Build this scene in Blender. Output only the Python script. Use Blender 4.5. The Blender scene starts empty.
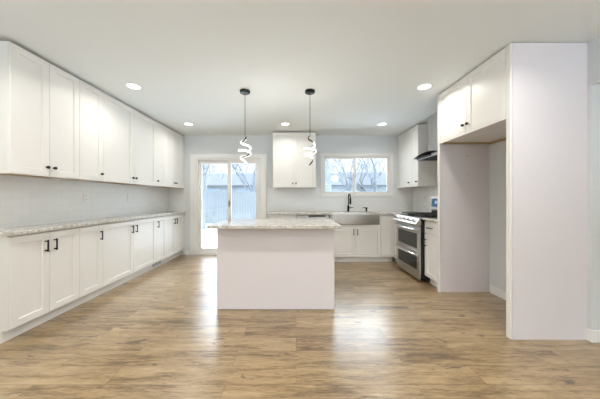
import bpy, bmesh, math, random
from mathutils import Vector, Matrix
C = bpy.context.scene.collection
SC = bpy.context.scene
PI = math.pi
random.seed(7)

# ------------------------------------------------------------------ camera
HC = 1.19
cam_d = bpy.data.cameras.new('camera')
cam = bpy.data.objects.new('camera', cam_d); C.objects.link(cam)
cam.location = (0, 0, HC); cam.rotation_euler = (PI/2, 0, 0)
cam_d.sensor_width = 36; cam_d.lens = 233/600*36
cam_d.shift_x = 4/600; cam_d.shift_y = -1.5/600
cam_d.clip_start = 0.05; cam_d.clip_end = 300
SC.camera = cam
# ------------------------------------------------------------------ world, view
w = bpy.data.worlds.new('overcast_sky'); SC.world = w; w.use_nodes = True
bg = w.node_tree.nodes['Background']
# overcast sky: brighter overhead than at the horizon
_nt = w.node_tree
_tc = _nt.nodes.new('ShaderNodeTexCoord'); _sx = _nt.nodes.new('ShaderNodeSeparateXYZ'); _mr = _nt.nodes.new('ShaderNodeMapRange')
_nt.links.new(_tc.outputs['Generated'], _sx.inputs[0]); _nt.links.new(_sx.outputs[2], _mr.inputs['Value'])
_mr.inputs['From Min'].default_value = 0.15; _mr.inputs['From Max'].default_value = 0.9
_mr.inputs['To Min'].default_value = 1.15; _mr.inputs['To Max'].default_value = 21.0
_nt.links.new(_mr.outputs[0], bg.inputs[1])
bg.inputs[0].default_value = (0.84, 0.92, 1.0, 1)
SC.view_settings.view_transform = 'Standard'
SC.view_settings.look = 'None'
SC.view_settings.exposure = 0.30
SC.view_settings.gamma = 1
SC.view_settings.use_curve_mapping = False
LAMP_W = 4.1; LAMP_FAR_W = 3.6; LAMP_REAR_W = 7.2
DOME_FILL_W = 16
LAMP_COL = (1.0, 0.975, 0.925)

# ------------------------------------------------------------------ room numbers
XL, XR, YB, ZC = -2.66, 2.45, 4.88, 2.50
YR, XH = -3.4, 3.7          # rear wall, hall wall
YRET = 1.93                 # where the right wall ends at the opening
XF = -2.335                 # left cabinet fronts
XRF = 1.80                  # right cabinet fronts
ZCT = 0.914

# ------------------------------------------------------------------ materials
def nodes(name):
    m = bpy.data.materials.new(name); m.use_nodes = True
    nt = m.node_tree; return m, nt, nt.nodes['Principled BSDF']
def N(nt, t, **kw):
    n = nt.nodes.new(t)
    for k, v in kw.items(): setattr(n, k, v)
    return n
def pm(name, col, rough=0.5, metal=0.0, bump=0.0, bscale=60, var=0.0, vscale=3.0, coat=0.0, emit=None, es=0):
    m, nt, b = nodes(name)
    b.inputs['Base Color'].default_value = (*col, 1)
    b.inputs['Roughness'].default_value = rough
    b.inputs['Metallic'].default_value = metal
    b.inputs['Coat Weight'].default_value = coat
    b.inputs['Coat Roughness'].default_value = 0.1
    if emit:
        b.inputs['Emission Color'].default_value = (*emit, 1); b.inputs['Emission Strength'].default_value = es
    tc = N(nt, 'ShaderNodeTexCoord')
    if var:
        n = N(nt, 'ShaderNodeTexNoise'); n.inputs['Scale'].default_value = vscale; n.inputs['Detail'].default_value = 4
        nt.links.new(tc.outputs['Object'], n.inputs['Vector'])
        mr = N(nt, 'ShaderNodeMapRange'); mr.inputs['To Min'].default_value = 1-var; mr.inputs['To Max'].default_value = 1+var
        nt.links.new(n.outputs['Fac'], mr.inputs['Value'])
        mx = N(nt, 'ShaderNodeVectorMath', operation='SCALE'); mx.inputs[0].default_value = col
        nt.links.new(mr.outputs['Result'], mx.inputs['Scale'])
        nt.links.new(mx.outputs['Vector'], b.inputs['Base Color'])
    if bump:
        n = N(nt, 'ShaderNodeTexNoise'); n.inputs['Scale'].default_value = bscale; n.inputs['Detail'].default_value = 3
        nt.links.new(tc.outputs['Object'], n.inputs['Vector'])
        bp = N(nt, 'ShaderNodeBump'); bp.inputs['Strength'].default_value = bump; bp.inputs['Distance'].default_value = 0.002
        nt.links.new(n.outputs['Fac'], bp.inputs['Height']); nt.links.new(bp.outputs['Normal'], b.inputs['Normal'])
    return m

M = {}
M['ceiling'] = pm('ceiling_paint', (0.83, 0.85, 0.83), 0.9, bump=0.15, bscale=120, var=0.01)
M['wall'] = pm('wall_paint', (0.70, 0.725, 0.73), 0.8, bump=0.1, bscale=150, var=0.01)
M['trim'] = pm('trim_paint', (0.86, 0.85, 0.83), 0.4, var=0.01)
M['cab'] = pm('cabinet_paint', (0.85, 0.83, 0.79), 0.38, var=0.008)
M['panel'] = pm('panel_laminate', (0.78, 0.74, 0.755), 0.35, var=0.008)
M['raw'] = pm('raw_plywood', (0.50, 0.36, 0.20), 0.7, var=0.15, vscale=14)
M['dark'] = pm('dark_gap', (0.03, 0.03, 0.03), 0.7, var=0.05)
M['black'] = pm('black_metal', (0.012, 0.012, 0.012), 0.35, 0.6, var=0.05)
M['iron'] = pm('cast_iron', (0.015, 0.015, 0.015), 0.6, bump=0.3, bscale=300)
M['enamel'] = pm('black_enamel', (0.01, 0.01, 0.012), 0.15, var=0.05)
M['darkglass'] = pm('oven_glass', (0.012, 0.014, 0.012), 0.08, var=0.05)
M['chrome'] = pm('polished_steel', (0.75, 0.75, 0.76), 0.18, 1.0, var=0.02)
M['display'] = pm('display_glass', (0.03, 0.06, 0.12), 0.12, emit=(0.25, 0.5, 0.8), es=0.12, var=0.3, vscale=40)
M['digit'] = pm('display_digits', (0.5, 0.7, 0.9), 0.4, emit=(0.5, 0.8, 1.0), es=1.0)
M['plastic'] = pm('white_plastic', (0.82, 0.82, 0.81), 0.35, var=0.01)
M['vinyl'] = pm('white_vinyl', (0.84, 0.82, 0.79), 0.4, var=0.01)
M['lampglow'] = pm('lit_diffuser', (0.9, 0.9, 0.88), 0.5, emit=(1.0, 0.96, 0.88), es=3.0)
M['pendantglow'] = pm('lit_silicone', (0.9, 0.9, 0.88), 0.5, emit=(1.0, 0.97, 0.90), es=1.7)
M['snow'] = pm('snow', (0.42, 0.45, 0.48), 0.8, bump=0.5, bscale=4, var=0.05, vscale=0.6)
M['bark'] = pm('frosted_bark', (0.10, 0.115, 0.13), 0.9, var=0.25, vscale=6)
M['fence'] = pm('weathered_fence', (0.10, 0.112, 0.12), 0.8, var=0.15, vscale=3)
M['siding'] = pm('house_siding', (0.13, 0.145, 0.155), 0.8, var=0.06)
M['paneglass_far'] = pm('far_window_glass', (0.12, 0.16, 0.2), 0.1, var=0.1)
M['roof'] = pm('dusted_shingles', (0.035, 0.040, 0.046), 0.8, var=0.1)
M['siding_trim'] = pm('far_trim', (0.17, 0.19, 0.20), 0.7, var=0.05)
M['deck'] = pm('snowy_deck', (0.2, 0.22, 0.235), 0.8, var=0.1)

for _k in ('roof', 'bark', 'fence', 'siding', 'siding_trim', 'snow', 'deck'): M[_k].node_tree.nodes['Principled BSDF'].inputs['Specular IOR Level'].default_value = 0.1
def steel():
    m, nt, b = nodes('brushed_steel')
    b.inputs['Metallic'].default_value = 1.0
    tc = N(nt, 'ShaderNodeTexCoord'); mp = N(nt, 'ShaderNodeMapping'); mp.inputs['Scale'].default_value = (2, 2, 220)
    n = N(nt, 'ShaderNodeTexNoise'); n.inputs['Scale'].default_value = 3
    nt.links.new(tc.outputs['Object'], mp.inputs[0]); nt.links.new(mp.outputs[0], n.inputs['Vector'])
    mr = N(nt, 'ShaderNodeMapRange'); mr.inputs['To Min'].default_value = 0.25; mr.inputs['To Max'].default_value = 0.42
    nt.links.new(n.outputs['Fac'], mr.inputs['Value']); nt.links.new(mr.outputs[0], b.inputs['Roughness'])
    b.inputs['Base Color'].default_value = (0.54, 0.53, 0.51, 1)
    return m
M['steel'] = steel()

def glass(name, tint, refl=0.07):
    m = bpy.data.materials.new(name); m.use_nodes = True; nt = m.node_tree; nt.nodes.clear()
    o = N(nt, 'ShaderNodeOutputMaterial'); mx = N(nt, 'ShaderNodeMixShader')
    t = N(nt, 'ShaderNodeBsdfTransparent'); g = N(nt, 'ShaderNodeBsdfGlossy')
    t.inputs[0].default_value = (*tint, 1); g.inputs['Roughness'].default_value = 0.03
    fr = N(nt, 'ShaderNodeFresnel'); fr.inputs[0].default_value = 1.3
    ad = N(nt, 'ShaderNodeMath', operation='ADD'); ad.inputs[1].default_value = refl*0.5
    nt.links.new(fr.outputs[0], ad.inputs[0]); nt.links.new(ad.outputs[0], mx.inputs[0])
    nt.links.new(t.outputs[0], mx.inputs[1]); nt.links.new(g.outputs[0], mx.inputs[2])
    nt.links.new(mx.outputs[0], o.inputs[0]); return m
M['glass'] = glass('window_glass', (0.97, 0.985, 0.99))
M['hoodglass'] = glass('hood_glass', (0.93, 0.96, 0.96), 0.10)

def floor_mat():
    m, nt, b = nodes('oak_planks'); L = nt.links.new
    tc = N(nt, 'ShaderNodeTexCoord')
    br = N(nt, 'ShaderNodeTexBrick'); br.offset = 0.37; br.offset_frequency = 2; br.squash = 1
    br.inputs['Color1'].default_value = (0, 0, 0, 1); br.inputs['Color2'].default_value = (1, 1, 1, 1)
    br.inputs['Mortar'].default_value = (0.5, 0.5, 0.5, 1)
    br.inputs['Scale'].default_value = 1; br.inputs['Mortar Size'].default_value = 0.0016
    br.inputs['Mortar Smooth'].default_value = 0.3
    br.inputs['Brick Width'].default_value = 1.22; br.inputs['Row Height'].default_value = 0.165
    L(tc.outputs['Object'], br.inputs['Vector'])
    rnd = N(nt, 'ShaderNodeMath', operation='MULTIPLY'); rnd.inputs[1].default_value = 37.0
    L(br.outputs['Color'], rnd.inputs[0])
    def noise(scale, sc, detail, dist=0.0):
        mp = N(nt, 'ShaderNodeMapping'); mp.inputs['Scale'].default_value = sc
        L(tc.outputs['Object'], mp.inputs[0])
        n = N(nt, 'ShaderNodeTexNoise', noise_dimensions='4D')
        n.inputs['Scale'].default_value = scale; n.inputs['Detail'].default_value = detail; n.inputs['Distortion'].default_value = dist
        L(mp.outputs[0], n.inputs['Vector']); L(rnd.outputs[0], n.inputs['W']); return n
    g1 = noise(2.2, (1.0, 7.5, 1), 5, 0.9)       # broad cathedral figure
    g2 = noise(6.0, (2.2, 20, 1), 8, 0.5)
    g2.inputs['Roughness'].default_value = 0.68      # fine grain
    kn = noise(3.6, (1.0, 3.4, 1), 7, 1.0)
    kn.inputs['Roughness'].default_value = 0.62     # knots
    ramp = N(nt, 'ShaderNodeValToRGB'); e = ramp.color_ramp.elements
    e[0].position = 0.38; e[0].color = (0.13, 0.078, 0.033, 1)
    e[1].position = 0.62; e[1].color = (0.46, 0.33, 0.18, 1)
    k = ramp.color_ramp.elements.new(0.5); k.color = (0.32, 0.215, 0.105, 1)
    mx = N(nt, 'ShaderNodeMath', operation='MULTIPLY_ADD'); mx.inputs[1].default_value = 0.50
    L(g1.outputs['Fac'], mx.inputs[0])
    g2m = N(nt, 'ShaderNodeMath', operation='MULTIPLY'); g2m.inputs[1].default_value = 0.50; L(g2.outputs['Fac'], g2m.inputs[0])
    L(g2m.outputs[0], mx.inputs[2]); 
    pv = N(nt, 'ShaderNodeMapRange'); pv.inputs['To Min'].default_value = -0.045; pv.inputs['To Max'].default_value = 0.045
    L(br.outputs['Color'], pv.inputs['Value'])
    ad = N(nt, 'ShaderNodeMath', operation='ADD'); L(mx.outputs[0], ad.inputs[0]); L(pv.outputs[0], ad.inputs[1])
    L(ad.outputs[0], ramp.inputs[0])
    kr = N(nt, 'ShaderNodeMapRange'); kr.inputs['From Min'].default_value = 0.595; kr.inputs['From Max'].default_value = 0.66
    kr.inputs['To Min'].default_value = 0.0; kr.inputs['To Max'].default_value = 0.85
    L(kn.outputs['Fac'], kr.inputs['Value'])
    km = N(nt, 'ShaderNodeMixRGB'); km.inputs[2].default_value = (0.085, 0.058, 0.042, 1)
    L(kr.outputs[0], km.inputs[0]); L(ramp.outputs[0], km.inputs[1])
    gap = N(nt, 'ShaderNodeMixRGB'); gap.inputs[2].default_value = (0.11, 0.07, 0.045, 1)
    gf = N(nt, 'ShaderNodeMath', operation='MULTIPLY'); gf.inputs[1].default_value = 0.6
    L(br.outputs['Fac'], gf.inputs[0]); L(gf.outputs[0], gap.inputs[0]); L(km.outputs[0], gap.inputs[1])
    L(gap.outputs[0], b.inputs['Base Color'])
    rr = N(nt, 'ShaderNodeMapRange'); rr.inputs['To Min'].default_value = 0.24; rr.inputs['To Max'].default_value = 0.36
    L(g2.outputs['Fac'], rr.inputs['Value']); L(rr.outputs[0], b.inputs['Roughness'])
    b.inputs['Coat Weight'].default_value = 0.85; b.inputs['Coat Roughness'].default_value = 0.25
    bp = N(nt, 'ShaderNodeBump'); bp.inputs['Strength'].default_value = 0.12; bp.inputs['Distance'].default_value = 0.002
    L(g2.outputs['Fac'], bp.inputs['Height']); L(bp.outputs[0], b.inputs['Normal'])
    return m
M['floor'] = floor_mat()

def granite():
    m, nt, b = nodes('speckled_granite'); L = nt.links.new
    tc = N(nt, 'ShaderNodeTexCoord')
    n1 = N(nt, 'ShaderNodeTexNoise'); n1.inputs['Scale'].default_value = 26; n1.inputs['Detail'].default_value = 6
    L(tc.outputs['Object'], n1.inputs['Vector'])
    r1 = N(nt, 'ShaderNodeValToRGB'); e = r1.color_ramp.elements
    e[0].position = 0.35; e[0].color = (0.50, 0.47, 0.42, 1); e[1].position = 0.62; e[1].color = (0.76, 0.73, 0.67, 1)
    L(n1.outputs['Fac'], r1.inputs[0])
    n2 = N(nt, 'ShaderNodeTexNoise'); n2.inputs['Scale'].default_value = 95; n2.inputs['Detail'].default_value = 3
    L(tc.outputs['Object'], n2.inputs['Vector'])
    r2 = N(nt, 'ShaderNodeMapRange'); r2.inputs['From Min'].default_value = 0.55; r2.inputs['From Max'].default_value = 0.66; r2.inputs['To Max'].default_value = 0.75
    L(n2.outputs['Fac'], r2.inputs['Value'])
    mx = N(nt, 'ShaderNodeMixRGB'); mx.inputs[2].default_value = (0.17, 0.135, 0.11, 1)
    L(r2.outputs[0], mx.inputs[0]); L(r1.outputs[0], mx.inputs[1]); L(mx.outputs[0], b.inputs['Base Color'])
    b.inputs['Roughness'].default_value = 0.10
    return m
M['granite'] = granite()

def tile(name, axis):
    m, nt, b = nodes(name); L = nt.links.new
    tc = N(nt, 'ShaderNodeTexCoord'); sx = N(nt, 'ShaderNodeSeparateXYZ'); cx = N(nt, 'ShaderNodeCombineXYZ')
    L(tc.outputs['Object'], sx.inputs[0]); L(sx.outputs[axis], cx.inputs[0]); L(sx.outputs[2], cx.inputs[1])
    br = N(nt, 'ShaderNodeTexBrick'); br.offset = 0.5
    br.inputs['Color1'].default_value = (0.83, 0.845, 0.835, 1); br.inputs['Color2'].default_value = (0.86, 0.87, 0.86, 1)
    br.inputs['Mortar'].default_value = (0.76, 0.77, 0.76, 1)
    br.inputs['Scale'].default_value = 1; br.inputs['Mortar Size'].default_value = 0.0016; br.inputs['Mortar Smooth'].default_value = 0.4
    br.inputs['Brick Width'].default_value = 0.155; br.inputs['Row Height'].default_value = 0.0793
    L(cx.outputs[0], br.inputs['Vector']); L(br.outputs['Color'], b.inputs['Base Color'])
    b.inputs['Roughness'].default_value = 0.14
    bp = N(nt, 'ShaderNodeBump'); bp.inputs['Strength'].default_value = 0.35; bp.inputs['Distance'].default_value = -0.001
    L(br.outputs['Fac'], bp.inputs['Height']); L(bp.outputs[0], b.inputs['Normal'])
    return m
M['tile_x'] = tile('subway_tile_across', 0); M['tile_y'] = tile('subway_tile_along', 1)

# ------------------------------------------------------------------ helpers
def box(bm, x0, x1, y0, y1, z0, z1):
    v = [bm.verts.new(p) for p in ((x0,y0,z0),(x1,y0,z0),(x1,y1,z0),(x0,y1,z0),(x0,y0,z1),(x1,y0,z1),(x1,y1,z1),(x0,y1,z1))]
    for f in ((0,3,2,1),(4,5,6,7),(0,1,5,4),(1,2,6,5),(2,3,7,6),(3,0,4,7)): bm.faces.new([v[i] for i in f])
def loft(bm, loops, closed=True, cap0=True, cap1=True):
    vs = [[bm.verts.new(p) for p in lp] for lp in loops]
    n = len(vs[0])
    for a, b_ in zip(vs, vs[1:]):
        for i in range(n if closed else n-1):
            j = (i+1) % n
            bm.faces.new((a[i], a[j], b_[j], b_[i]))
    if closed and cap0: bm.faces.new(vs[0][::-1])
    if closed and cap1: bm.faces.new(vs[-1])
def frame_of(d):
    d = Vector(d).normalized(); u = d.cross(Vector((0,0,1)))
    if u.length < 1e-3: u = Vector((1,0,0))
    u.normalize(); return u, d.cross(u).normalized()
def tube(bm, pts, rad, n=12):
    if not hasattr(rad, '__len__'): rad = [rad]*len(pts)
    pts = [Vector(p) for p in pts]; loops = []
    u = None
    for i, p in enumerate(pts):
        d = (pts[min(i+1, len(pts)-1)] - pts[max(i-1, 0)]).normalized()
        if u is None: u, v = frame_of(d)
        else:
            u = (u - d*u.dot(d)).normalized(); v = d.cross(u).normalized()
        loops.append([p + (u*math.cos(2*PI*k/n) + v*math.sin(2*PI*k/n))*rad[i] for k in range(n)])
    loft(bm, loops)
def cyl(bm, p0, p1, r, n=20): tube(bm, [p0, p1], r, n)
def obj(name, bm, mat, parent=None, smooth=False, bevel=0.0, loc=None):
    bmesh.ops.recalc_face_normals(bm, faces=bm.faces)
    me = bpy.data.meshes.new(name); bm.to_mesh(me); bm.free()
    me.materials.append(M[mat])
    if smooth:
        for p in me.polygons: p.use_smooth = True
        try: me.set_sharp_from_angle(angle=math.radians(40))
        except Exception: pass
    o = bpy.data.objects.new(name, me); C.objects.link(o)
    if parent: o.parent = parent
    if loc: o.location = loc
    if bevel:
        bv = o.modifiers.new('bevel', 'BEVEL'); bv.width = bevel; bv.segments = 2; bv.limit_method = 'ANGLE'
    return o
def bx(name, mat, dims, parent=None, bevel=0.0):
    bm = bmesh.new(); box(bm, *dims); return obj(name, bm, mat, parent, bevel=bevel)
def thing(name, label, cat, loc=(0,0,0), rz=0, group=None):
    o = bpy.data.objects.new(name, None); C.objects.link(o); o.empty_display_size = 0.1
    o.location = loc; o.rotation_euler = (0,0,rz); o['label'] = label; o['category'] = cat
    if group: o['group'] = group
    return o
def tag(o, label, cat, group=None, kind=None):
    o['label'] = label; o['category'] = cat
    if group: o['group'] = group
    if kind: o['kind'] = kind
    return o
def struct(o): o['kind'] = 'structure'; return o
def copy_tree(o, parent=None):
    c = o.copy(); C.objects.link(c); c.parent = parent
    for ch in o.children: copy_tree(ch, c)
    return c

# ------------------------------------------------------------------ room shell
struct(bx('floor', 'floor', (XL-0.12, XH, YR, YB+0.12, -0.1, 0)))
struct(bx('ceiling', 'ceiling', (XL-0.12, XH, YR, YB+0.12, ZC, ZC+0.1)))
struct(bx('wall_left', 'wall', (XL-0.12, XL, YR, YB+0.12, 0, ZC)))
DX0, DX1, DZ = -2.09, -0.735, 2.02
WX0, WX1, WZ0, WZ1 = 0.56, 1.985, 1.265, 2.07
bm = bmesh.new()
for d in ((XL, DX0, 0, ZC), (DX0, DX1, DZ, ZC), (DX1, WX0, 0, ZC), (WX0, WX1, 0, WZ0), (WX0, WX1, WZ1, ZC), (WX1, XR+0.12, 0, ZC)):
    box(bm, d[0], d[1], YB, YB+0.12, d[2], d[3])
struct(obj('wall_far', bm, 'wall'))
bm = bmesh.new(); box(bm, XR, XR+0.12, YRET, YB, 0, ZC); box(bm, XR, XR+0.12, YR, YRET, 2.13, ZC)
struct(obj('wall_right', bm, 'wall'))
struct(bx('wall_hall', 'wall', (XR+0.12, XH, YRET, YRET+0.12, 0, ZC)))
struct(bx('wall_side', 'wall', (XH, XH+0.12, YR, YRET+0.12, 0, ZC)))
# wall behind the camera; unseen window added and sized for fill light
RX0, RX1, RZ0, RZ1 = -1.2, 2.9, 0.6, 2.15
bm = bmesh.new()
for d in ((XL, RX0, 0, ZC), (RX1, XH, 0, ZC), (RX0, RX1, 0, RZ0), (RX0, RX1, RZ1, ZC)): box(bm, d[0], d[1], YR-0.12, YR, d[2], d[3])
struct(obj('wall_rear', bm, 'wall'))
bm = bmesh.new()
for x in (RX0, 0.13, 1.49, RX1-0.05): box(bm, x, x+0.05, YR-0.09, YR-0.03, RZ0, RZ1)
box(bm, RX0, RX1, YR-0.09, YR-0.03, RZ0, RZ0+0.05); box(bm, RX0, RX1, YR-0.09, YR-0.03, RZ1-0.05, RZ1)
w2 = struct(obj('window_fill', bm, 'vinyl'))
bx('glass_pane', 'glass', (RX0, RX1, YR-0.063, YR-0.057, RZ0, RZ1), w2)

# baseboards
def bboard(name, dims, ax):
    x0, x1, y0, y1 = dims
    return struct(bx(name, 'trim', (x0, x1, y0, y1, 0, 0.095), bevel=0.004))
bboard('baseboard_far', (XF+0.005, DX0-0.125, YB-0.013, YB), 0)
bm = bmesh.new(); box(bm, XR-0.013, XR, 2.0, 2.93, 0, 0.095); box(bm, XR-0.013, XR, YRET+0.001, 1.956, 0, 0.095)
struct(obj('baseboard_right', bm, 'trim'))
struct(bx('baseboard_hall', 'trim', (XR-0.013, XH, YRET-0.013, YRET, 0, 0.095)))
struct(bx('baseboard_left', 'trim', (XL, XL+0.013, YR, 1.88, 0, 0.095)))
struct(bx('baseboard_rear', 'trim', (XL, XH, YR, YR+0.013, 0, 0.095)))

# sliding patio door
d1 = bpy.data.objects.new('door_1', None); C.objects.link(d1); d1.location = (0, YB, 0); struct(d1)
bm = bmesh.new()
box(bm, DX0-0.12, DX0, -0.018, 0, 0, DZ+0.085); box(bm, DX1, DX1+0.115, -0.018, 0, 0, DZ+0.085); box(bm, DX0, DX1, -0.018, 0, DZ, DZ+0.085)
obj('casing', bm, 'trim', d1, bevel=0.003)
bm = bmesh.new()
box(bm, DX0, DX0+0.03, 0, 0.12, 0, DZ); box(bm, DX1-0.03, DX1, 0, 0.12, 0, DZ); box(bm, DX0+0.03, DX1-0.03, 0, 0.12, DZ-0.03, DZ); box(bm, DX0+0.03, DX1-0.03, -0.02, 0.12, 0, 0.035)
obj('jamb', bm, 'vinyl', d1)
def sash(parent, name, x0, x1, y0, y1, z0, z1, st, top, bot):
    bm = bmesh.new()
    box(bm, x0, x0+st, y0, y1, z0, z1); box(bm, x1-st, x1, y0, y1, z0, z1)
    box(bm, x0+st, x1-st, y0, y1, z1-top, z1); box(bm, x0+st, x1-st, y0, y1, z0, z0+bot)
    s = obj(name, bm, 'vinyl', parent, bevel=0.003)
    ym = (y0+y1)/2
    bx('glass_pane', 'glass', (x0+st, x1-st, ym-0.003, ym+0.003, z0+bot, z1-top), s)
    return s
xm = -1.40
s1 = sash(d1, 'fixed_panel', DX0+0.03, xm+0.02, 0.065, 0.10, 0.035, DZ-0.03, 0.055, 0.075, 0.09)
s2 = sash(d1, 'sliding_panel', xm-0.04, DX1-0.03, 0.02, 0.055, 0.035, DZ-0.03, 0.075, 0.075, 0.09)
bm = bmesh.new(); box(bm, xm-0.008, xm+0.006, -0.006, 0.02, 1.02, 1.13)
obj('handle', bm, 'black', s2, bevel=0.004)

# slider window over the sink
w1 = bpy.data.objects.new('window_1', None); C.objects.link(w1); w1.location = (0, YB, 0); struct(w1)
bm = bmesh.new()
box(bm, WX0-0.05, WX0, -0.018, 0, WZ0-0.055, WZ1+0.05); box(bm, WX1, WX1+0.05, -0.018, 0, WZ0-0.055, WZ1+0.05)
box(bm, WX0, WX1, -0.018, 0, WZ1, WZ1+0.05); box(bm, WX0, WX1, -0.018, 0, WZ0-0.055, WZ0)
obj('casing', bm, 'trim', w1, bevel=0.003)
bm = bmesh.new()
box(bm, WX0, WX0+0.02, 0, 0.12, WZ0, WZ1); box(bm, WX1-0.02, WX1, 0, 0.12, WZ0, WZ1)
box(bm, WX0+0.02, WX1-0.02, 0, 0.12, WZ1-0.02, WZ1); box(bm, WX0+0.02, WX1-0.02, 0, 0.12, WZ0, WZ0+0.02)
obj('jamb', bm, 'vinyl', w1)
xm2 = 1.24
sash(w1, 'sash', WX0+0.02, xm2+0.04, 0.055, 0.085, WZ0+0.02, WZ1-0.02, 0.04, 0.03, 0.04)
sash(w1, 'sash', xm2-0.035, WX1-0.02, 0.02, 0.05, WZ0+0.02, WZ1-0.02, 0.045, 0.03, 0.04)

# tile backsplashes (on the walls)
tag(bx('tile_backsplash', 'tile_y', (XL+0.0008, XL+0.008, 1.905, YB-0.008, ZCT, 1.395)), 'long white subway tile backsplash above the left wall countertop', 'backsplash')
tag(bx('tile_backsplash', 'tile_x', (XL+0.008, XF+0.01, YB-0.008, YB-0.0008, ZCT, 1.395)), 'narrow strip of beige-white tile in the corner left of the sliding door', 'backsplash')
bm = bmesh.new()
for d in ((DX1+0.125, WX0-0.05, ZCT, 1.395), (WX0-0.05, WX1+0.05, ZCT, WZ0-0.055), (WX1+0.05, XR-0.008, ZCT, 1.395)):
    box(bm, d[0], d[1], YB-0.008, YB-0.0008, d[2], d[3])
tag(obj('tile_backsplash', bm, 'tile_x'), 'white tile backsplash below the window behind the sink', 'backsplash')
bm = bmesh.new(); box(bm, XR-0.008, XR-0.0008, 2.975, 4.03, ZCT, 1.80); box(bm, XR-0.008, XR-0.0008, 4.03, YB-0.009, ZCT, 1.395)
tag(obj('tile_backsplash', bm, 'tile_y'), 'white tile backsplash on the right wall behind the gas range', 'backsplash')

# ------------------------------------------------------------------ cabinet builder
def shaker(x0, x1, z0, z1, mat, parent, fr=0.058, name='door', t=0.019):
    bm = bmesh.new(); f = min(fr, (x1-x0)*0.3, (z1-z0)*0.3); c = 0.004; r = 0.009
    def rect(i, y): return [(x0+i, y, z0+i), (x1-i, y, z0+i), (x1-i, y, z1-i), (x0+i, y, z1-i)]
    loft(bm, [rect(0, t), rect(0, 0.0015), rect(0.0015, 0), rect(f, 0), rect(f+c, r)])
    return obj(name, bm, mat, parent)
def pull(parent, x, z, length=0.11, vert=True):
    bm = bmesh.new(); w_ = 0.0055; h = length/2; d = 0.032
    if vert:
        box(bm, x-w_, x+w_, -d, -d+0.009, z-h, z+h)
        for s in (-1, 1): box(bm, x-w_, x+w_, -d+0.009, 0, z+s*(h-0.012)-0.006, z+s*(h-0.012)+0.006)
    else:
        box(bm, x-h, x+h, -d, -d+0.009, z-w_, z+w_)
        for s in (-1, 1): box(bm, x+s*(h-0.012)-0.006, x+s*(h-0.012)+0.006, -d+0.009, 0, z-w_, z+w_)
    return obj('handle', bm, 'black', parent, bevel=0.0015)
def knob(parent, x, z):
    bm = bmesh.new()
    tube(bm, [(x,0,z),(x,-0.012,z),(x,-0.014,z),(x,-0.026,z),(x,-0.030,z)], [0.006,0.006,0.0135,0.0145,0.011], 16)
    return obj('knob', bm, 'black', parent, smooth=True)
# doors: list of (x0, x1, handle side 'l'/'r'/None)
def base_cabinet(label, loc, rz, wd, doors, depth, drawers=(), group=None, z1=0.865, name='base_cabinet', ztop=0.884, zdoor0=0.112, toe=True, fillers=()):
    t = thing(name, label, 'cabinet', loc, rz, group)
    bx('body', 'cab', (0.0, wd, 0.0205, depth, 0.10, ztop), t)
    if toe: bx('toe_kick', 'cab', (0.0, wd, 0.075, depth, 0.0, 0.10), t)
    for (a, b_, side) in doors:
        d = shaker(a+0.0015, b_-0.0015, zdoor0, z1, 'cab', t)
        if side == 'l': pull(d, a+0.040, z1-0.12)
        if side == 'r': pull(d, b_-0.040, z1-0.12)
    for (a, b_, za, zb) in drawers:
        d = shaker(a+0.0015, b_-0.0015, za, zb, 'cab', t, name='drawer', fr=0.035)
        pull(d, (a+b_)/2, (za+zb)/2, vert=False)
    for (a, b_) in fillers: bx('filler_strip', 'cab', (a, b_, 0.0, 0.0205, 0.10, ztop), t)
    return t
def wall_cabinet(label, loc, rz, wd, doors, depth, zt, group=None, lip=0.012, name='wall_cabinet', fillers=(), knob_z=0.085):
    # local z = 0 at the underside
    t = thing(name, label, 'cabinet', loc, rz, group)
    bm = bmesh.new()
    box(bm, 0, wd, 0.0205, depth, lip, zt)
    box(bm, 0, 0.016, 0.0205, depth, 0, lip); box(bm, wd-0.016, wd, 0.0205, depth, 0, lip); box(bm, 0.016, wd-0.016, 0.0205, 0.036, 0, lip)
    obj('body', bm, 'cab', t)
    bx('bottom_panel', 'raw', (0.016, wd-0.016, 0.036, depth, lip-0.003, lip-0.0002), t)
    for (a, b_, side) in doors:
        d = shaker(a+0.0015, b_-0.0015, 0.003, zt-0.004, 'cab', t)
        if side == 'l': knob(d, a+0.032, knob_z)
        if side == 'r': knob(d, b_-0.032, knob_z)
    for (a, b_) in fillers: bx('filler_strip', 'cab', (a, b_, 0.0, 0.0205, 0, zt), t)
    return t

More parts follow.
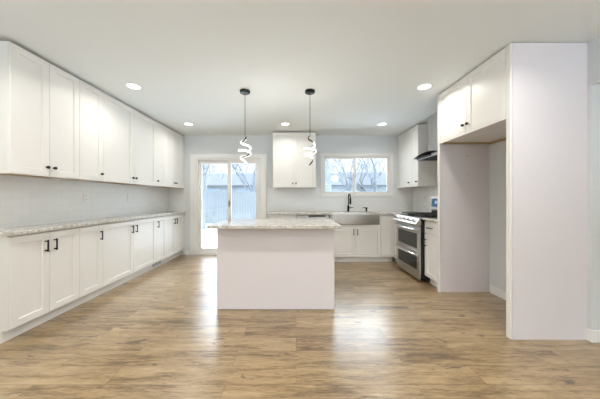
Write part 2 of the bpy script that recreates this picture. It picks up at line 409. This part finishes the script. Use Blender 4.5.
# left wall: five base units and five wall units
U = [(1.905, 0.61, 2), (2.515, 0.305, 1), (2.82, 1.067, 2), (3.887, 0.305, -1), (4.192, 0.61, 2)]
where_b = ['white two-door base cabinet at the near end of the left wall',
           'narrow single-door white base cabinet, second from the near end on the left wall',
           'wide two-door white base cabinet in the middle of the left wall',
           'narrow white base cabinet with floor vent in its toe kick, left wall',
           'white two-door base cabinet at the far end of the left wall beside the door']
where_u = ['white two-door wall cabinet at the near end of the left wall',
           'narrow single-door white wall cabinet, second from the near end on the left',
           'wide two-door white wall cabinet in the middle of the left wall',
           'narrow white wall cabinet, second from the far end on the left',
           'white two-door wall cabinet at the far left corner of the kitchen']
ZU, ZUT = 1.392, 2.474
for i, (y, wd, k) in enumerate(U):
    if k == 2: ds = [(0, wd/2, 'r'), (wd/2, wd, 'l')]
    elif k == 1: ds = [(0, wd, 'r')]
    else: ds = [(0, wd, 'l')]
    last = i == 4
    W = wd + (YB-0.01-4.802 if last else 0)
    fl = [(wd, W)] if last else []
    b = base_cabinet(where_b[i], (XF, y, 0), PI/2, W, ds, XF-XL-0.003, group='base cabinets along the left wall', fillers=fl)
    if k == -1:
        bm = bmesh.new()
        box(bm, 0.03, wd-0.03, 0.071, 0.0745, 0.018, 0.085)
        v = obj('vent_grille', bm, 'dark', b)
        bm = bmesh.new()
        for q in range(5): box(bm, 0.03, wd-0.03, 0.066, 0.071, 0.020+q*0.014, 0.026+q*0.014)
        obj('louvre', bm, 'plastic', v)
    wall_cabinet(where_u[i], (XF, y, ZU), PI/2, W, ds, XF-XL-0.003, ZUT-ZU, group='wall cabinets along the left wall', fillers=fl)
tag(bx('countertop', 'granite', (XL+0.001, XF+0.028, 1.885, YB-0.001, 0.884, ZCT), bevel=0.003), 'long speckled granite countertop along the left wall', 'countertop')

# back wall run
YF = 4.27
BD = YB-YF-0.01
base_cabinet('narrow white base cabinet with a drawer left of the dishwasher', (-0.50, YF, 0), 0, 0.50, [(0, 0.50, 'r')], BD, drawers=[(0, 0.50, 0.715, 0.865)], z1=0.705)
dw = thing('dishwasher', 'stainless dishwasher under the counter behind the island', 'dishwasher', (0.005, YF, 0))
bx('tub', 'dark', (0, 0.595, 0.03, BD, 0.09, 0.875), dw)
bx('door', 'steel', (0, 0.595, -0.01, 0.029, 0.10, 0.79), dw, bevel=0.004)
cpd = bx('control_panel', 'steel', (0, 0.595, -0.004, 0.029, 0.793, 0.872), dw, bevel=0.003)
bx('display', 'enamel', (0.22, 0.54, -0.006, -0.0042, 0.845, 0.868), cpd)
bm = bmesh.new(); tube(bm, [(0.03,-0.01,0.755),(0.03,-0.045,0.755),(0.565,-0.045,0.755),(0.565,-0.01,0.755)], 0.009)
obj('handle', bm, 'chrome', dw, smooth=True)
bx('kick_plate', 'dark', (0, 0.595, 0.06, 0.10, 0.0, 0.09), dw)
XS = 0.624
sc = thing('sink_cabinet', 'white two-door base cabinet under the steel farmhouse sink', 'cabinet', (XS, YF, 0))
bx('body', 'cab', (0, 0.93, 0.0205, BD, 0.10, 0.66), sc)
bx('toe_kick', 'cab', (0, 0.93, 0.075, BD, 0, 0.10), sc)
bm = bmesh.new(); box(bm, 0, 0.93, 0.0, 0.02, 0.642, 0.700); box(bm, 0, 0.025, 0.0, 0.02, 0.700, 0.884); box(bm, 0.905, 0.93, 0, 0.02, 0.700, 0.884)
obj('front_rail', bm, 'cab', sc)
for (a, b_, s) in ((0, 0.465, 'r'), (0.465, 0.93, 'l')):
    d = shaker(a+0.0015, b_-0.0015, 0.112, 0.640, 'cab', sc)
    pull(d, (b_-0.035 if s == 'r' else a+0.035), 0.640-0.075)
base_cabinet('narrow white base cabinet between the farmhouse sink and the range', (XS+0.932, YF, 0), 0, 0.243, [(0, 0.243, None)], BD)
ck = thing('corner_cabinet', 'white corner base cabinet hidden between back counter and range', 'cabinet', (XRF+0.003, 4.04, 0))
bx('body', 'cab', (0, 0.63, 0.0, YB-4.05, 0.10, 0.884), ck); bx('toe_kick', 'cab', (0.06, 0.63, 0.0, YB-4.05, 0, 0.10), ck)

# L-shaped countertop with the sink cut out
SX0, SX1 = XS+0.03, XS+0.90
bm = bmesh.new()
box(bm, -0.52, SX0, YF-0.028, YB-0.009, 0.884, ZCT)
box(bm, SX0, SX1, 4.70, YB-0.009, 0.884, ZCT)
box(bm, SX1, XR-0.009, YF-0.028, YB-0.009, 0.884, ZCT)
box(bm, XRF-0.028, XR-0.009, 4.036, YF-0.028, 0.884, ZCT)
bmesh.ops.remove_doubles(bm, verts=bm.verts, dist=1e-5)
tag(obj('countertop', bm, 'granite'), 'pale granite countertop around the sink below the window', 'countertop')
tag(bx('countertop', 'granite', (XRF-0.028, XR-0.009, 2.972, 3.264, 0.884, ZCT), bevel=0.003), 'short granite countertop between the range and the refrigerator panel', 'countertop')

# farmhouse sink
sk = thing('farmhouse_sink', 'stainless steel apron-front farmhouse sink under the window', 'sink', ((SX0+SX1)/2, YF, 0))
hw = (SX1-SX0)/2-0.002
def ring(hx, yf, yb, z, bow, n=14, r=0.0):
    pts = []
    for i in range(n+1):
        u = -1+2*i/n; pts.append((u*hx, yf-bow*(1-u*u), z))
    pts += [(hx, yb, z), (0, yb, z), (-hx, yb, z)]
    return pts
bm = bmesh.new()
loft(bm, [ring(hw-0.012, -0.012, 0.43, 0.704, 0.022), ring(hw-0.003, -0.020, 0.43, 0.712, 0.025), ring(hw, -0.022, 0.43, 0.722, 0.026),
          ring(hw, -0.022, 0.43, 0.897, 0.026), ring(hw-0.004, -0.018, 0.43, 0.902, 0.024), ring(hw-0.022, 0.006, 0.41, 0.902, 0.02),
          ring(hw-0.026, 0.010, 0.406, 0.895, 0.018), ring(hw-0.035, 0.02, 0.395, 0.73, 0.012), ring(hw-0.06, 0.05, 0.37, 0.722, 0.0)], cap0=True, cap1=True)
for v in bm.verts: v.co.z -= 0
obj('basin', bm, 'steel', sk, smooth=True)
bm = bmesh.new(); cyl(bm, (0, 0.21, 0.7225), (0, 0.21, 0.726), 0.045, 24); obj('drain', bm, 'chrome', sk, smooth=True)

fx = 1.07
fa = thing('faucet', 'tall black pull-down faucet standing behind the sink', 'faucet', (fx, 4.765, ZCT))
bm = bmesh.new(); tube(bm, [(0,0,0),(0,0,0.006),(0,0,0.008),(0,0,0.12),(0,0,0.125)], [0.028,0.028,0.022,0.021,0.013], 20); obj('base', bm, 'black', fa, smooth=True)
pts = [(0,0,0.12),(0,0,0.27)]
for i in range(1, 13):
    a = PI*i/12; pts.append((0, -0.09+0.09*math.cos(a), 0.27+0.09*math.sin(a)))
bm = bmesh.new(); tube(bm, pts, 0.012, 14); obj('spout', bm, 'black', fa, smooth=True)
bm = bmesh.new(); tube(bm, [(0,-0.18,0.275),(0,-0.18,0.26),(0,-0.18,0.16),(0,-0.18,0.155)], [0.013,0.018,0.019,0.015], 16); obj('spray_head', bm, 'black', fa, smooth=True)
bm = bmesh.new(); tube(bm, [(0.018,0,0.075),(0.04,0,0.075),(0.045,-0.01,0.078),(0.10,-0.03,0.085)], [0.012,0.012,0.007,0.006], 12); obj('lever', bm, 'black', fa, smooth=True)
sd = thing('soap_dispenser', 'small black soap dispenser on the counter right of the faucet', 'soap dispenser', (1.44, 4.765, ZCT))
bm = bmesh.new(); tube(bm, [(0,0,0),(0,0,0.005),(0,0,0.007),(0,0,0.05),(0,0,0.052),(0,0,0.085)], [0.024,0.024,0.016,0.016,0.02,0.02], 16); obj('pump', bm, 'black', sd, smooth=True)
bm = bmesh.new(); tube(bm, [(0,0,0.078),(-0.05,-0.02,0.082),(-0.085,-0.03,0.076)], [0.008,0.007,0.006], 10); obj('nozzle', bm, 'black', sd, smooth=True)

# center wall cabinet + right wall cabinets
wall_cabinet('white two-door wall cabinet between the sliding door and the window', (-0.455, 4.55, ZU), 0, 0.845, [(0, 0.4225, 'r'), (0.4225, 0.845, 'l')], YB-4.55-0.003, ZUT-ZU)
wall_cabinet('white corner wall cabinet right of the window', (2.12, YB-0.003, ZU), -PI/2, 0.547, [(0.09, 0.547, 'r')], XR-2.12-0.003, ZUT-ZU, fillers=[(0, 0.09)])
wall_cabinet('narrow white wall cabinet beside the range hood', (2.12, 4.332, ZU), -PI/2, 0.285, [(0, 0.285, 'r')], XR-2.12-0.003, ZUT-ZU)
base_cabinet('narrow white base cabinet with a drawer right of the range', (XRF, 3.262, 0), -PI/2, 0.288, [(0, 0.288, 'l')], XR-XRF-0.01, drawers=[(0, 0.288, 0.705, 0.865)], z1=0.695)

# refrigerator alcove
def end_panel(label, y0, y1, stile):
    t = thing('end_panel', label, 'panel', (XRF+0.02, y0, 0))
    bx('board', 'panel', (0.0, XR-XRF-0.022, 0, y1-y0, 0, ZC-0.006), t)
    bm = bmesh.new(); box(bm, -0.020, -0.0005, stile[0]-y0, stile[1]-y0, 0, ZC-0.006)
    obj('front_stile', bm, 'cab', t, bevel=0.006)
    return t
end_panel('tall white panel nearest the camera closing the empty refrigerator alcove', 1.957, 1.977, (1.957, 2.0))
fp = end_panel('tall white panel at the back of the refrigerator alcove beside the range', 2.95, 2.97, (2.93, 2.97))
for z in (1.73, 1.49):
    bm = bmesh.new(); cyl(bm, (0.355, -0.0015, z), (0.355, -0.0001, z), 0.005, 12); obj('screw_hole', bm, 'dark', fp)
ZFR = 1.868
t = thing('refrigerator_cabinet', 'white two-door cabinet above the empty refrigerator alcove', 'cabinet', (XRF, 2.928, ZFR), -PI/2)
wd = 2.928-2.002
bx('body', 'cab', (0.0, wd, 0.0205, XR-XRF-0.005, 0.02, ZC-0.010-ZFR), t)
bx('bottom_rail', 'cab', (0.0, wd, 0.0, 0.0205, 0.0, 0.022), t)
for (a, b_, s) in ((0, wd/2, 'r'), (wd/2, wd, 'l')):
    d = shaker(a+0.0015, b_-0.0015, 0.024, ZC-0.014-ZFR, 'cab', t); knob(d, (b_-0.032 if s == 'r' else a+0.032), 0.10)
bm = bmesh.new(); box(bm, 0.0, wd, XR-XRF-0.025, XR-XRF-0.006, -0.004, 0.0195); box(bm, -0.018, -0.0, 0.06, XR-XRF-0.01, 0.0, 0.018)
box(bm, 0.0, 0.012, 0.04, XR-XRF-0.026, -0.004, 0.0195)
obj('nailer_strip', bm, 'raw', t)

# outlets
def outlet(label, loc, rz, cover_only=False):
    t = thing('wall_outlet', label, 'outlet', loc, rz, 'outlets on the tile')
    bx('cover_plate', 'plastic', (-0.036, 0.036, -0.006, 0.0, -0.058, 0.058), t, bevel=0.002)
    bm = bmesh.new(); box(bm, -0.017, 0.017, -0.008, -0.0062, 0.006, 0.04); box(bm, -0.017, 0.017, -0.008, -0.0062, -0.04, -0.006)
    r = obj('receptacle', bm, 'plastic', t)
    for z in (0.023, -0.023):
        for q in (-0.006, 0.006): bx('slot', 'dark', (q-0.0012, q+0.0012, -0.0085, -0.0081, z-0.006, z+0.006), r)
outlet('white wall outlet on the left tile backsplash, nearer one', (XL+0.0082, 2.94, 1.195), PI/2)
outlet('white wall outlet on the left tile backsplash, farther one', (XL+0.0082, 3.70, 1.20), PI/2)
outlet('white wall outlet on the tile under the center wall cabinet', (0.20, YB-0.0082, 1.20), 0)
outlet('white wall outlet on the right wall tile near the corner', (XR-0.0082, 4.45, 1.20), -PI/2)

# ------------------------------------------------------------------ gas range (local: front -y, x from far to near)
RW = 0.756
rg = thing('gas_range', 'stainless steel double-oven gas range against the right wall', 'range', (1.735, 4.029, 0), -PI/2)
bx('body', 'enamel', (0, RW, 0.0215, 0.69, 0.03, 0.895), rg)
for (a, b_) in ((0.05, 0.10), (RW-0.05, 0.10), (0.05, 0.62), (RW-0.05, 0.62)):
    bm = bmesh.new(); cyl(bm, (a, b_, 0), (a, b_, 0.03), 0.018, 12); obj('foot', bm, 'dark', rg)
def odoor(name, z0, z1, wz0, wz1):
    bm = bmesh.new(); a0, a1 = 0.07, RW-0.07
    def R(x0, x1, za, zb, y): return [(x0,y,za),(x1,y,za),(x1,y,zb),(x0,y,zb)]
    loft(bm, [R(0.003,RW-0.003,z0,z1,0.021), R(0.003,RW-0.003,z0,z1,0.004), R(0.007,RW-0.007,z0+0.004,z1-0.004,0.0), R(a0,a1,wz0,wz1,0.0), R(a0+0.003,a1-0.003,wz0+0.003,wz1-0.003,0.004)])
    d = obj(name, bm, 'steel', rg)
    bx('oven_window', 'darkglass', (a0+0.004, a1-0.004, 0.0015, 0.0038, wz0+0.004, wz1-0.004), d)
    zh = z1-0.045; bm = bmesh.new(); P = []
    for i in range(13):
        u = i/12; P.append((0.03+u*(RW-0.06), -0.040-0.022*math.sin(PI*u), zh))
    P = [(0.03, 0.0, zh), (0.03, -0.03, zh)] + P[1:-1] + [(RW-0.03, -0.03, zh), (RW-0.03, 0, zh)]
    tube(bm, P, 0.014, 12); obj('handle', bm, 'chrome', d, smooth=True)
odoor('upper_oven_door', 0.435, 0.782, 0.46, 0.68)
odoor('lower_oven_door', 0.075, 0.428, 0.155, 0.345)
bx('kick_plate', 'steel', (0.003, RW-0.003, 0.005, 0.021, 0.03, 0.072), rg, bevel=0.003)
bm = bmesh.new()
prof = [(0.044,0.79),(-0.02,0.79),(-0.045,0.80),(-0.055,0.822),(0.0,0.897),(0.02,0.905),(0.07,0.908),(0.07,0.89),(0.044,0.88)]
loft(bm, [[(x,y,z) for (y,z) in prof] for x in (0.0, RW)])
cp = obj('control_panel', bm, 'steel', rg, bevel=0.003)
nrm = Vector((0,-0.075,0.055)).normalized()
for i in range(5):
    x = 0.10+i*(RW-0.20)/4; c = Vector((x, -0.028, 0.860)) + nrm*0.0005
    bm = bmesh.new(); tube(bm, [c, c+nrm*0.006, c+nrm*0.007, c+nrm*0.028, c+nrm*0.032], [0.027,0.027,0.021,0.020,0.017], 18)
    kb = obj('knob', bm, 'chrome', cp, smooth=True)
    bm = bmesh.new(); u_ = Vector((0, 0.59, 0.80)).normalized()
    tube(bm, [c+nrm*0.034-u_*0.017, c+nrm*0.034+u_*0.017], 0.0035, 8); obj('pointer', bm, 'black', kb)
ct = bx('cooktop', 'enamel', (0.0, RW, 0.07, 0.66, 0.895, 0.912), rg, bevel=0.003)
for k in range(3):
    x0 = 0.015+k*(RW-0.03)/3; x1 = x0+(RW-0.03)/3-0.006; bm = bmesh.new(); z0, z1 = 0.932, 0.944
    for xx in (x0, (x0+x1)/2-0.005, x1-0.010): box(bm, xx, xx+0.010, 0.085, 0.60, z0, z1)
    for yy in (0.085, 0.21, 0.335, 0.46, 0.59): box(bm, x0, x1, yy, yy+0.010, z0+0.001, z1+0.001)
    for xx in (x0, x1-0.010):
        for yy in (0.085, 0.335, 0.59): box(bm, xx, xx+0.010, yy, yy+0.010, 0.912, z0)
    obj('grate', bm, 'iron', ct)
    for yy in ((0.20, 0.47) if k != 1 else (0.335,)):
        bm = bmesh.new(); tube(bm, [((x0+x1)/2, yy, 0.912), ((x0+x1)/2, yy, 0.922), ((x0+x1)/2, yy, 0.923), ((x0+x1)/2, yy, 0.930)], [0.045,0.045,0.035,0.032], 20)
        obj('burner', bm, 'iron', ct, smooth=True)
bgd = bmesh.new()
prof = [(0.60,0.912),(0.60,0.985),(0.575,0.995),(0.590,1.215),(0.60,1.225),(0.675,1.225),(0.675,0.912)]
loft(bgd, [[(x,y,z) for (y,z) in prof] for x in (0.0, RW)])
bgo = obj('backguard', bgd, 'chrome', rg, bevel=0.003)
bx('vent_strip', 'dark', (0.02, RW-0.02, 0.597, 0.5995, 0.925, 0.98), bgo)
def slab(name, mat, x0, x1, za, zb, off, par):
    bm = bmesh.new(); f = lambda z: 0.575+(z-0.995)*0.015/0.22
    loft(bm, [[(x0,f(za)-off,za),(x1,f(za)-off,za),(x1,f(zb)-off,zb),(x0,f(zb)-off,zb)],[(x0,f(za)-0.0003,za),(x1,f(za)-0.0003,za),(x1,f(zb)-0.0003,zb),(x0,f(zb)-0.0003,zb)]])
    return obj(name, bm, mat, par)
dsp = slab('display', 'display', 0.05, RW-0.05, 1.045, 1.18, 0.003, bgo)
f = lambda z: 0.575+(z-0.995)*0.015/0.22-0.0045
for x in (0.15, 0.185, 0.235, 0.27):
    bm = bmesh.new()
    for q in (0, 0.016): box(bm, x+q, x+q+0.003, f(1.12)-0.0003, f(1.12), 1.10, 1.14)
    for z in (1.10, 1.12, 1.138): box(bm, x+0.002, x+0.017, f(1.12)-0.0003, f(1.12), z, z+0.003)
    obj('digit', bm, 'digit', dsp)

# range hood: arched glass canopy, steel body, chimney
hd = thing('range_hood', 'stainless chimney range hood with curved glass canopy above the range', 'range hood', (XR-0.010, 3.65, 0))
bx('chimney', 'steel', (-0.30, 0, -0.14, 0.14, 1.905, ZC-0.002), hd, bevel=0.003)
bx('canopy_body', 'steel', (-0.38, 0, -0.25, 0.33, 1.828, 1.868), hd, bevel=0.003)
bx('control_strip', 'enamel', (-0.392, -0.381, -0.10, 0.30, 1.832, 1.862), hd, bevel=0.003)
bx('filter', 'dark', (-0.36, -0.03, -0.22, 0.30, 1.823, 1.8275), hd)
bm = bmesh.new(); L0, L1 = [], []
for i in range(17):
    u = -1+2*i/16; z = 1.852+0.05*(1-u*u); L0.append((u*0.378, z))
loops = []
for (y, z) in L0:
    fr_ = -0.42
    loops.append([(fr_, y, z), (-0.002, y, z), (-0.002, y, z+0.005), (fr_, y, z+0.005)])
loft(bm, loops)
obj('glass_canopy', bm, 'hoodglass', hd, smooth=True)

# ------------------------------------------------------------------ island
isl = thing('kitchen_island', 'large white kitchen island with a plain back panel', 'island', (0, 2.482, 0))
bx('back_panel', 'panel', (-0.842, 0.409, 0, 0.018, 0.004, 0.883), isl)
bx('body', 'cab', (-0.84, 0.407, 0.0185, 0.60, 0.10, 0.883), isl)
bx('toe_kick', 'cab', (-0.84, 0.407, 0.0185, 0.54, 0.0, 0.10), isl)
bm = bmesh.new()
for k in range(3):
    pass
bm.free()
for k, s in ((0, 'l'), (1, 'r'), (2, 'l')):
    x0 = -0.84+k*0.4157
    bm = bmesh.new(); fr = 0.058
    def rect(i, y, a=x0+0.0015, b_=x0+0.4142): return [(a+i, y, 0.112+i), (b_-i, y, 0.112+i), (b_-i, y, 0.865-i), (a+i, y, 0.865-i)]
    loft(bm, [rect(0, 0.601), rect(0, 0.62), rect(fr, 0.62), rect(fr+0.004, 0.611)])
    d = obj('door', bm, 'cab', isl)
    xh = x0+(0.04 if s == 'l' else 0.375)
    bm = bmesh.new(); box(bm, xh-0.005, xh+0.005, 0.643, 0.652, 0.69, 0.80); box(bm, xh-0.005, xh+0.005, 0.62, 0.643, 0.70, 0.71); box(bm, xh-0.005, xh+0.005, 0.62, 0.643, 0.78, 0.79)
    obj('handle', bm, 'black', d)
tag(bx('countertop', 'granite', (-0.892, 0.452, 2.325, 3.13, 0.884, ZCT), bevel=0.003), 'polished speckled granite countertop on the kitchen island', 'countertop')

# ------------------------------------------------------------------ pendants
def pendant(label, x, y, ph, a0, a1):
    t = thing('pendant_light', label, 'pendant light', (x, y, ZC), 0, 'spiral pendants over the island')
    bm = bmesh.new(); tube(bm, [(0,0,-0.0005),(0,0,-0.022),(0,0,-0.026)], [0.062,0.062,0.057], 32); obj('canopy', bm, 'black', t, smooth=True)
    bm = bmesh.new(); cyl(bm, (0,0,-0.026), (0,0,-0.555), 0.0028, 8); obj('cable', bm, 'black', t)
    nT = 110; H = 0.355; z0 = -0.553; turns = 2.9
    def path(s):
        r = 0.014+0.058*math.sin(PI*min(1, max(0, s)))**0.8
        a = ph + 2*PI*turns*s
        return Vector((r*math.cos(a), r*math.sin(a), z0-H*(s+0.085*math.sin(2*PI*s)))), Vector((math.cos(a), math.sin(a), 0))
    def ribbon(name, a, b_, r0, r1, hh, mat):
        bm = bmesh.new(); loops = []; n = max(6, int(nT*(b_-a)))
        for i in range(n+1):
            s = a+(b_-a)*i/n; p, d = path(s); p2, _ = path(min(1.0, s+0.002)); p1, _ = path(max(0, s-0.002))
            tg = (p2-p1).normalized(); up = d.cross(tg).normalized()
            if up.z < 0: up = -up
            loops.append([p+d*r0-up*hh, p+d*r1-up*hh, p+d*r1+up*hh, p+d*r0+up*hh])
        loft(bm, loops); return obj(name, bm, mat, t, smooth=False)
    ribbon('spiral_backing', 0.0, 1.0, -0.006, 0.0, 0.0080, 'black')
    ribbon('lit_spiral', a0, a1, 0.0003, 0.007, 0.0100, 'pendantglow')
    l = bpy.data.lights.new('pendant_glow', 'POINT'); l.energy = 4.5; l.shadow_soft_size = 0.05; l.color = (1, .95, .87)
    lo = bpy.data.objects.new('bulb', l); C.objects.link(lo); lo.parent = t; lo.location = (0, 0, -0.72)
pendant('left of two black spiral LED pendants hanging over the island', -0.624, 2.85, 0.6, 0.05, 0.97)
pendant('right of two black spiral LED pendants, hanging before the wall cabinet', 0.171, 2.85, 2.6, 0.17, 0.85)

# ------------------------------------------------------------------ recessed lights
def downlight(label, x, y):
    t = thing('recessed_light', label, 'ceiling light', (x, y, ZC), 0, 'recessed ceiling lights')
    bm = bmesh.new(); n = 32
    rr = [[(r*math.cos(2*PI*k/n), r*math.sin(2*PI*k/n), z) for k in range(n)] for (r, z) in ((0.088,-0.0005),(0.088,-0.004),(0.070,-0.006),(0.068,-0.0045))]
    loft(bm, rr, cap0=True, cap1=False); obj('trim_ring', bm, 'plastic', t, smooth=True)
    bm = bmesh.new(); cyl(bm, (0,0,-0.0044), (0,0,-0.0052), 0.067, 32); obj('lens', bm, 'lampglow', t)
    l = bpy.data.lights.new('downlight', 'AREA'); l.shape = 'DISK'; l.size = 0.13; l.energy = LAMP_FAR_W if y > 3.5 else LAMP_W if y > 2 else LAMP_REAR_W; l.color = LAMP_COL; l.spread = math.radians(150)
    lo = bpy.data.objects.new('bulb', l); C.objects.link(lo); lo.parent = t; lo.location = (0,0,-0.008)
DL = [(-1.90,2.73,'recessed ceiling light above the left cabinets, nearer one'),(1.51,2.74,'recessed ceiling light in front of the refrigerator cabinet'),
      (-1.90,4.12,'recessed ceiling light near the far left corner by the sliding door'),(-0.19,4.12,'recessed ceiling light before the center wall cabinet'),
      (1.53,4.12,'recessed ceiling light in front of the sink window')]
for x, y, l in DL: downlight(l, x, y)
for y, nm in ((1.40, 'just in front of the camera'), (0.05, 'right above the camera'), (-2.3, 'by the rear fill window')):
    for x, s in ((-1.87, 'left'), (-0.19, 'middle'), (1.49, 'right')): downlight('%s recessed ceiling light %s' % (s, nm), x, y)

for x, s in ((-0.9, 'left'), (1.9, 'right')):  # unseen dome lamps added to brighten the ceiling and room
    t = thing('fill_dome_light', '%s dome fill light added out of view behind the camera' % s, 'ceiling light', (x, -1.45, ZC))
    bm = bmesh.new(); cyl(bm, (0,0,-0.001), (0,0,-0.03), 0.19, 36); obj('base', bm, 'steel', t, smooth=True)
    bm = bmesh.new(); zs = [(0.17*math.cos(a*PI/16), -0.0305-0.09*math.sin(a*PI/16)) for a in range(0, 8)]
    tube(bm, [(0,0,z) for r, z in zs], [r for r, z in zs], 32); obj('dome', bm, 'lampglow', t, smooth=True)
    l = bpy.data.lights.new('dome_fill', 'POINT'); l.energy = DOME_FILL_W; l.shadow_soft_size = 0.15; l.color = (1, .96, .9)
    lo = bpy.data.objects.new('bulb', l); C.objects.link(lo); lo.parent = t; lo.location = (0, 0, -0.36)

# ------------------------------------------------------------------ outdoors
tag(bx('snowy_ground', 'snow', (-60, 60, YB+0.13, 90, -0.45, -0.30)), 'snow covered back yard beyond the glass door', 'ground')['kind'] = 'structure'
tag(bx('snowy_ground', 'snow', (-60, 60, -60, YR-0.13, -0.45, -0.30)), 'snow covered front yard behind the camera', 'ground')['kind'] = 'structure'
dk = thing('deck', 'low snow covered deck outside the sliding door', 'deck', (-1.6, YB+0.13, -0.30))
bx('platform', 'deck', (-1.8, 1.5, 0, 1.6, 0, 0.20), dk); bx('snow_cover', 'snow', (-1.8, 1.5, 0.02, 1.6, 0.2002, 0.26), dk, bevel=0.02)
def fence(label, x0, x1, y):
    t = thing('privacy_fence', label, 'fence', (x0, y, -0.30), 0); W = x1-x0
    bm = bmesh.new(); n = int(W/0.15)
    for i in range(n): box(bm, i*0.15+0.004, i*0.15+0.146, 0, 0.02, 0.05, 1.85+0.0*i)
    obj('board_panel', bm, 'fence', t)
    k = 0
    while k*2.4 <= W:
        bx('post', 'fence', (k*2.4, k*2.4+0.1, 0.021, 0.121, 0, 1.9), t); k += 1
fence('grey board privacy fence seen through the sliding door and window', -14, 14, 13.0)
def house(label, x, y, wd, dp, hh, rh):
    t = thing('neighbor_house', label, 'house', (x, y, -0.30))
    bx('walls', 'siding', (0, wd, 0, dp, 0, hh), t)
    bm = bmesh.new(); loft(bm, [[(-0.4,-0.5,hh+0.01),(-0.4,dp+0.5,hh+0.01),(-0.4,dp/2,hh+rh)],[(wd+0.4,-0.5,hh+0.01),(wd+0.4,dp+0.5,hh+0.01),(wd+0.4,dp/2,hh+rh)]]); obj('roof', bm, 'roof', t)
    for k in range(3):
        wx = wd*(0.18+0.3*k); f_ = bx('window', 'siding_trim', (wx-0.1, wx+1.1, -0.04, -0.002, 1.2, 2.5), t); bx('pane', 'paneglass_far', (wx, wx+1.0, -0.05, -0.042, 1.3, 2.4), f_)
house('pale neighboring house with a snowy roof behind the fence', 1.0, 26, 14, 8, 2.9, 1.9)
house('low grey neighboring house seen through the sliding door', -13.5, 23, 10, 7, 2.7, 1.6)
def tree(label, x, y, r, h, seed, lean=0.0):
    rnd = random.Random(seed); bm = bmesh.new()
    def branch(p, d, r, L, depth):
        pts = [p]; rad = [r]; n = 4
        for i in range(n):
            d = (d + Vector((rnd.uniform(-1,1), rnd.uniform(-1,1), rnd.uniform(-0.4,0.8)))*(0.16 if depth else 0.05)).normalized()
            p = p + d*L/n; pts.append(p); rad.append(r*(1-0.5*(i+1)/n))
        tube(bm, pts, rad, 5 if depth else 9)
        if depth >= 4: return
        for k in range(4 if depth < 3 else 3):
            i = rnd.choice((2, 3, 4)) if depth else rnd.choice((1, 2, 3, 4)); q = pts[i]
            a = rnd.uniform(0, 2*PI); s = rnd.uniform(0.5, 1.0)
            nd = (d + Vector((math.cos(a)*s, math.sin(a)*s, rnd.uniform(0, 0.5)))).normalized()
            branch(q, nd, max(0.014, rad[i]*0.66), L*rnd.uniform(0.5, 0.72), depth+1)
    branch(Vector((0,0,0)), Vector((lean,0,1)).normalized(), r, h, 0)
    o = obj('bare_tree', bm, 'bark', None, smooth=True, loc=(x, y, -0.30))
    tag(o, label, 'tree', 'leafless trees in the snowy yard')
tree('thick bare tree trunk at the left side of the sink window', 1.38, 9.8, 0.20, 4.0, 3)
tree('bare branching tree behind the right pane of the sink window', 5.0, 14.6, 0.17, 3.3, 11)
tree('slim bare tree in the middle of the sink window', 4.0, 18.5, 0.14, 3.6, 22)
tree('bare tree seen through the left glass panel of the sliding door', -4.4, 11.0, 0.13, 2.6, 5)
tree('bare tree seen through the right glass panel of the sliding door', -3.2, 17.4, 0.17, 3.4, 9)
